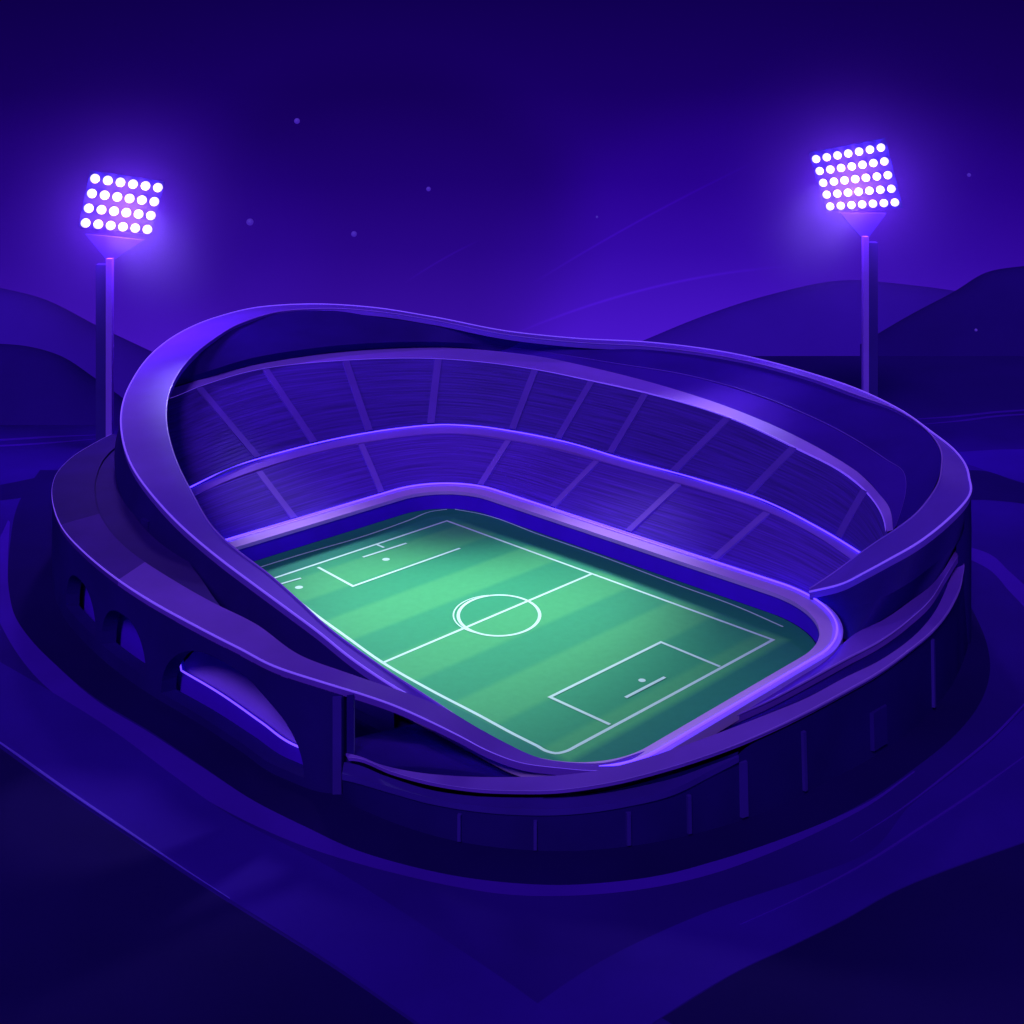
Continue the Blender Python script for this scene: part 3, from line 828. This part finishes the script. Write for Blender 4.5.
# ================================================================== STARS
for px, py, r, lab in ((297,121,3.6,'dim round star above the left part of the bowl'),(428.5,189,2.9,'small star between the towers, nearest the middle of the sky'),
                       (354,234,3.6,'dim star close above the left end of the rim'),(250,222,4.4,'faint large star right of the left floodlight lamps'),
                       (597,217,1.6,'tiny star right of the middle of the sky'),(969,175,2.4,'faint star to the right of the right floodlight lamps'),(976,330,1.8,'tiny spark low on the right, in front of the hill')):
    d = 1300 if py < 300 else 560
    bm = bmesh.new(); bmesh.ops.create_icosphere(bm, subdivisions=3, radius=.8*r/F*d)
    me = bpy.data.meshes.new('star'); bm.to_mesh(me); bm.free(); me.materials.append(M['star'])
    o = bpy.data.objects.new('star', me); COL.objects.link(o); o.location = tuple(D(px, py, d))
    o['label'] = lab; o['category'] = 'star'; o['group'] = 'stars in the night sky'

# ================================================================== MIST BALLS ADDED FOR THE LAMP HALOS
hm = bpy.data.materials.new('mist_air'); hm.use_nodes = True
nt = hm.node_tree
for n in list(nt.nodes):
    if n.type != 'OUTPUT_MATERIAL': nt.nodes.remove(n)
pv = nt.nodes.new('ShaderNodeVolumePrincipled')
pv.inputs['Color'].default_value = (.36, .16, 1, 1)
tcm = nt.nodes.new('ShaderNodeTexCoord')
ln = nt.nodes.new('ShaderNodeVectorMath'); ln.operation = 'LENGTH'
nt.links.new(tcm.outputs['Object'], ln.inputs[0])
mm = nt.nodes.new('ShaderNodeMapRange'); mm.inputs[1].default_value = 0; mm.inputs[2].default_value = 62
mm.inputs[3].default_value = 1; mm.inputs[4].default_value = 0
nt.links.new(ln.outputs['Value'], mm.inputs[0])
pw = nt.nodes.new('ShaderNodeMath'); pw.operation = 'POWER'; pw.inputs[1].default_value = 2.6
nt.links.new(mm.outputs[0], pw.inputs[0])
ml = nt.nodes.new('ShaderNodeMath'); ml.operation = 'MULTIPLY'; ml.inputs[1].default_value = MIST
nt.links.new(pw.outputs[0], ml.inputs[0]); nt.links.new(ml.outputs[0], pv.inputs['Density'])
nt.links.new(pv.outputs[0], nt.nodes['Material Output'].inputs['Volume'])
for hc, root in ((hl, rl), (hr, rr)):
    bm = bmesh.new(); bmesh.ops.create_icosphere(bm, subdivisions=5, radius=62)  # ball of scattering volume added so each lamp head shows a halo
    me = bpy.data.meshes.new('mist'); bm.to_mesh(me); bm.free(); me.materials.append(hm)
    o = bpy.data.objects.new('mist', me); COL.objects.link(o); o.location = tuple(hc); o['kind'] = 'stuff'

# ================================================================== SKY
w = bpy.data.worlds.new('World'); scn.world = w; w.use_nodes = True
nt = w.node_tree; bg = nt.nodes['Background']
tc = nt.nodes.new('ShaderNodeTexCoord'); sx = nt.nodes.new('ShaderNodeSeparateXYZ')
nt.links.new(tc.outputs['Generated'], sx.inputs[0])
def m_(op, a, b=None, c=None):
    n = nt.nodes.new('ShaderNodeMath'); n.operation = op
    for i, x in enumerate((a, b, c)):
        if x is None: continue
        if isinstance(x, (int, float)): n.inputs[i].default_value = x
        else: nt.links.new(x, n.inputs[i])
    return n.outputs[0]
X, Y, Z = sx.outputs
hd = m_('MAXIMUM', m_('SQRT', m_('ADD', m_('MULTIPLY', X, X), m_('MULTIPLY', Y, Y))), .02)
el = m_('DIVIDE', Z, hd)                # tangent of elevation
az = m_('ARCTAN2', X, Y)                # azimuth from +Y
cr = nt.nodes.new('ShaderNodeValToRGB')
mr = nt.nodes.new('ShaderNodeMapRange'); mr.inputs[1].default_value = .10; mr.inputs[2].default_value = -.21
nt.links.new(el, mr.inputs[0]); nt.links.new(mr.outputs[0], cr.inputs[0])
e = cr.color_ramp.elements
def elc(y): return (.10 - (HY-y)/F)/.31
stops = [(0, (14,0,74)), (elc(0), (17,0,82)), (elc(90), (24,0,100)), (elc(180), (35,2,128)), (elc(250), (47,8,152)), (elc(335), (64,18,182)), (1, (66,20,186))]
e[0].position, e[0].color = 0, (*lin(stops[0][1]), 1)
e[1].position, e[1].color = 1, (*lin(stops[-1][1]), 1)
for p, c in stops[1:-1]:
    k = e.new(p); k.color = (*lin(c), 1)
# darker to the sides
side = nt.nodes.new('ShaderNodeMapRange'); side.interpolation_type = 'SMOOTHSTEP'
side.inputs[1].default_value = .12; side.inputs[2].default_value = .5; side.inputs[3].default_value = 1; side.inputs[4].default_value = .76
nt.links.new(m_('ABSOLUTE', m_('ADD', az, -.03)), side.inputs[0])
# faint rolling cloud banks: big soft ellipses
def ell(px, py, rx, ry, soft, amt):
    a0, e0 = math.atan((px-CX)/F), (HY-py)/F
    dx = m_('DIVIDE', m_('SUBTRACT', az, a0), rx/F); dy = m_('DIVIDE', m_('SUBTRACT', el, e0), ry/F)
    r = m_('SQRT', m_('ADD', m_('MULTIPLY', dx, dx), m_('MULTIPLY', dy, dy)))
    n = nt.nodes.new('ShaderNodeMapRange'); n.interpolation_type = 'SMOOTHSTEP'
    n.inputs[1].default_value = 1 - soft; n.inputs[2].default_value = 1 + soft*.25
    n.inputs[3].default_value = 1 + amt; n.inputs[4].default_value = 1
    nt.links.new(r, n.inputs[0]); return n.outputs[0]
f = m_('MULTIPLY', side.outputs[0], ell(380, 230, 225, 185, .3, -.24))
f = m_('MULTIPLY', f, ell(820, 300, 330, 228, .25, .24))
f = m_('MULTIPLY', f, ell(90, 240, 240, 150, .3, .16))
# thin wisps
def wisp(px0, py0, px1, py1, bend, wid, amt):
    a0, a1 = math.atan((px0-CX)/F), math.atan((px1-CX)/F); e0, e1 = (HY-py0)/F, (HY-py1)/F
    t = m_('DIVIDE', m_('SUBTRACT', az, a0), a1-a0)
    bump_ = m_('MULTIPLY', m_('MULTIPLY', t, m_('SUBTRACT', 1.0, t)), 4*bend/F)
    yc = m_('ADD', m_('ADD', m_('MULTIPLY', t, e1-e0), e0), bump_)
    g = m_('SUBTRACT', 1.0, m_('DIVIDE', m_('ABSOLUTE', m_('SUBTRACT', el, yc)), wid/F))
    msk = m_('MAXIMUM', m_('MULTIPLY', m_('MULTIPLY', t, m_('SUBTRACT', 1.0, t)), 4.0), 0.0)
    return m_('ADD', 1.0, m_('MULTIPLY', m_('MULTIPLY', m_('MAXIMUM', g, 0.0), msk), amt))
f = m_('MULTIPLY', f, wisp(530, 285, 760, 158, 4, 1.8, .35))
f = m_('MULTIPLY', f, wisp(505, 338, 790, 262, 12, 2.0, .35))
f = m_('MULTIPLY', f, wisp(405, 282, 480, 240, 2, 1.5, .3))
nt.links.new(cr.outputs[0], bg.inputs[0]); nt.links.new(f, bg.inputs[1])

scn.view_settings.view_transform = 'Standard'
scn.view_settings.look = 'None'
scn.view_settings.exposure = 0
scn.view_settings.gamma = 1
scn.cycles.volume_bounces = 0
scn.cycles.max_bounces = 6
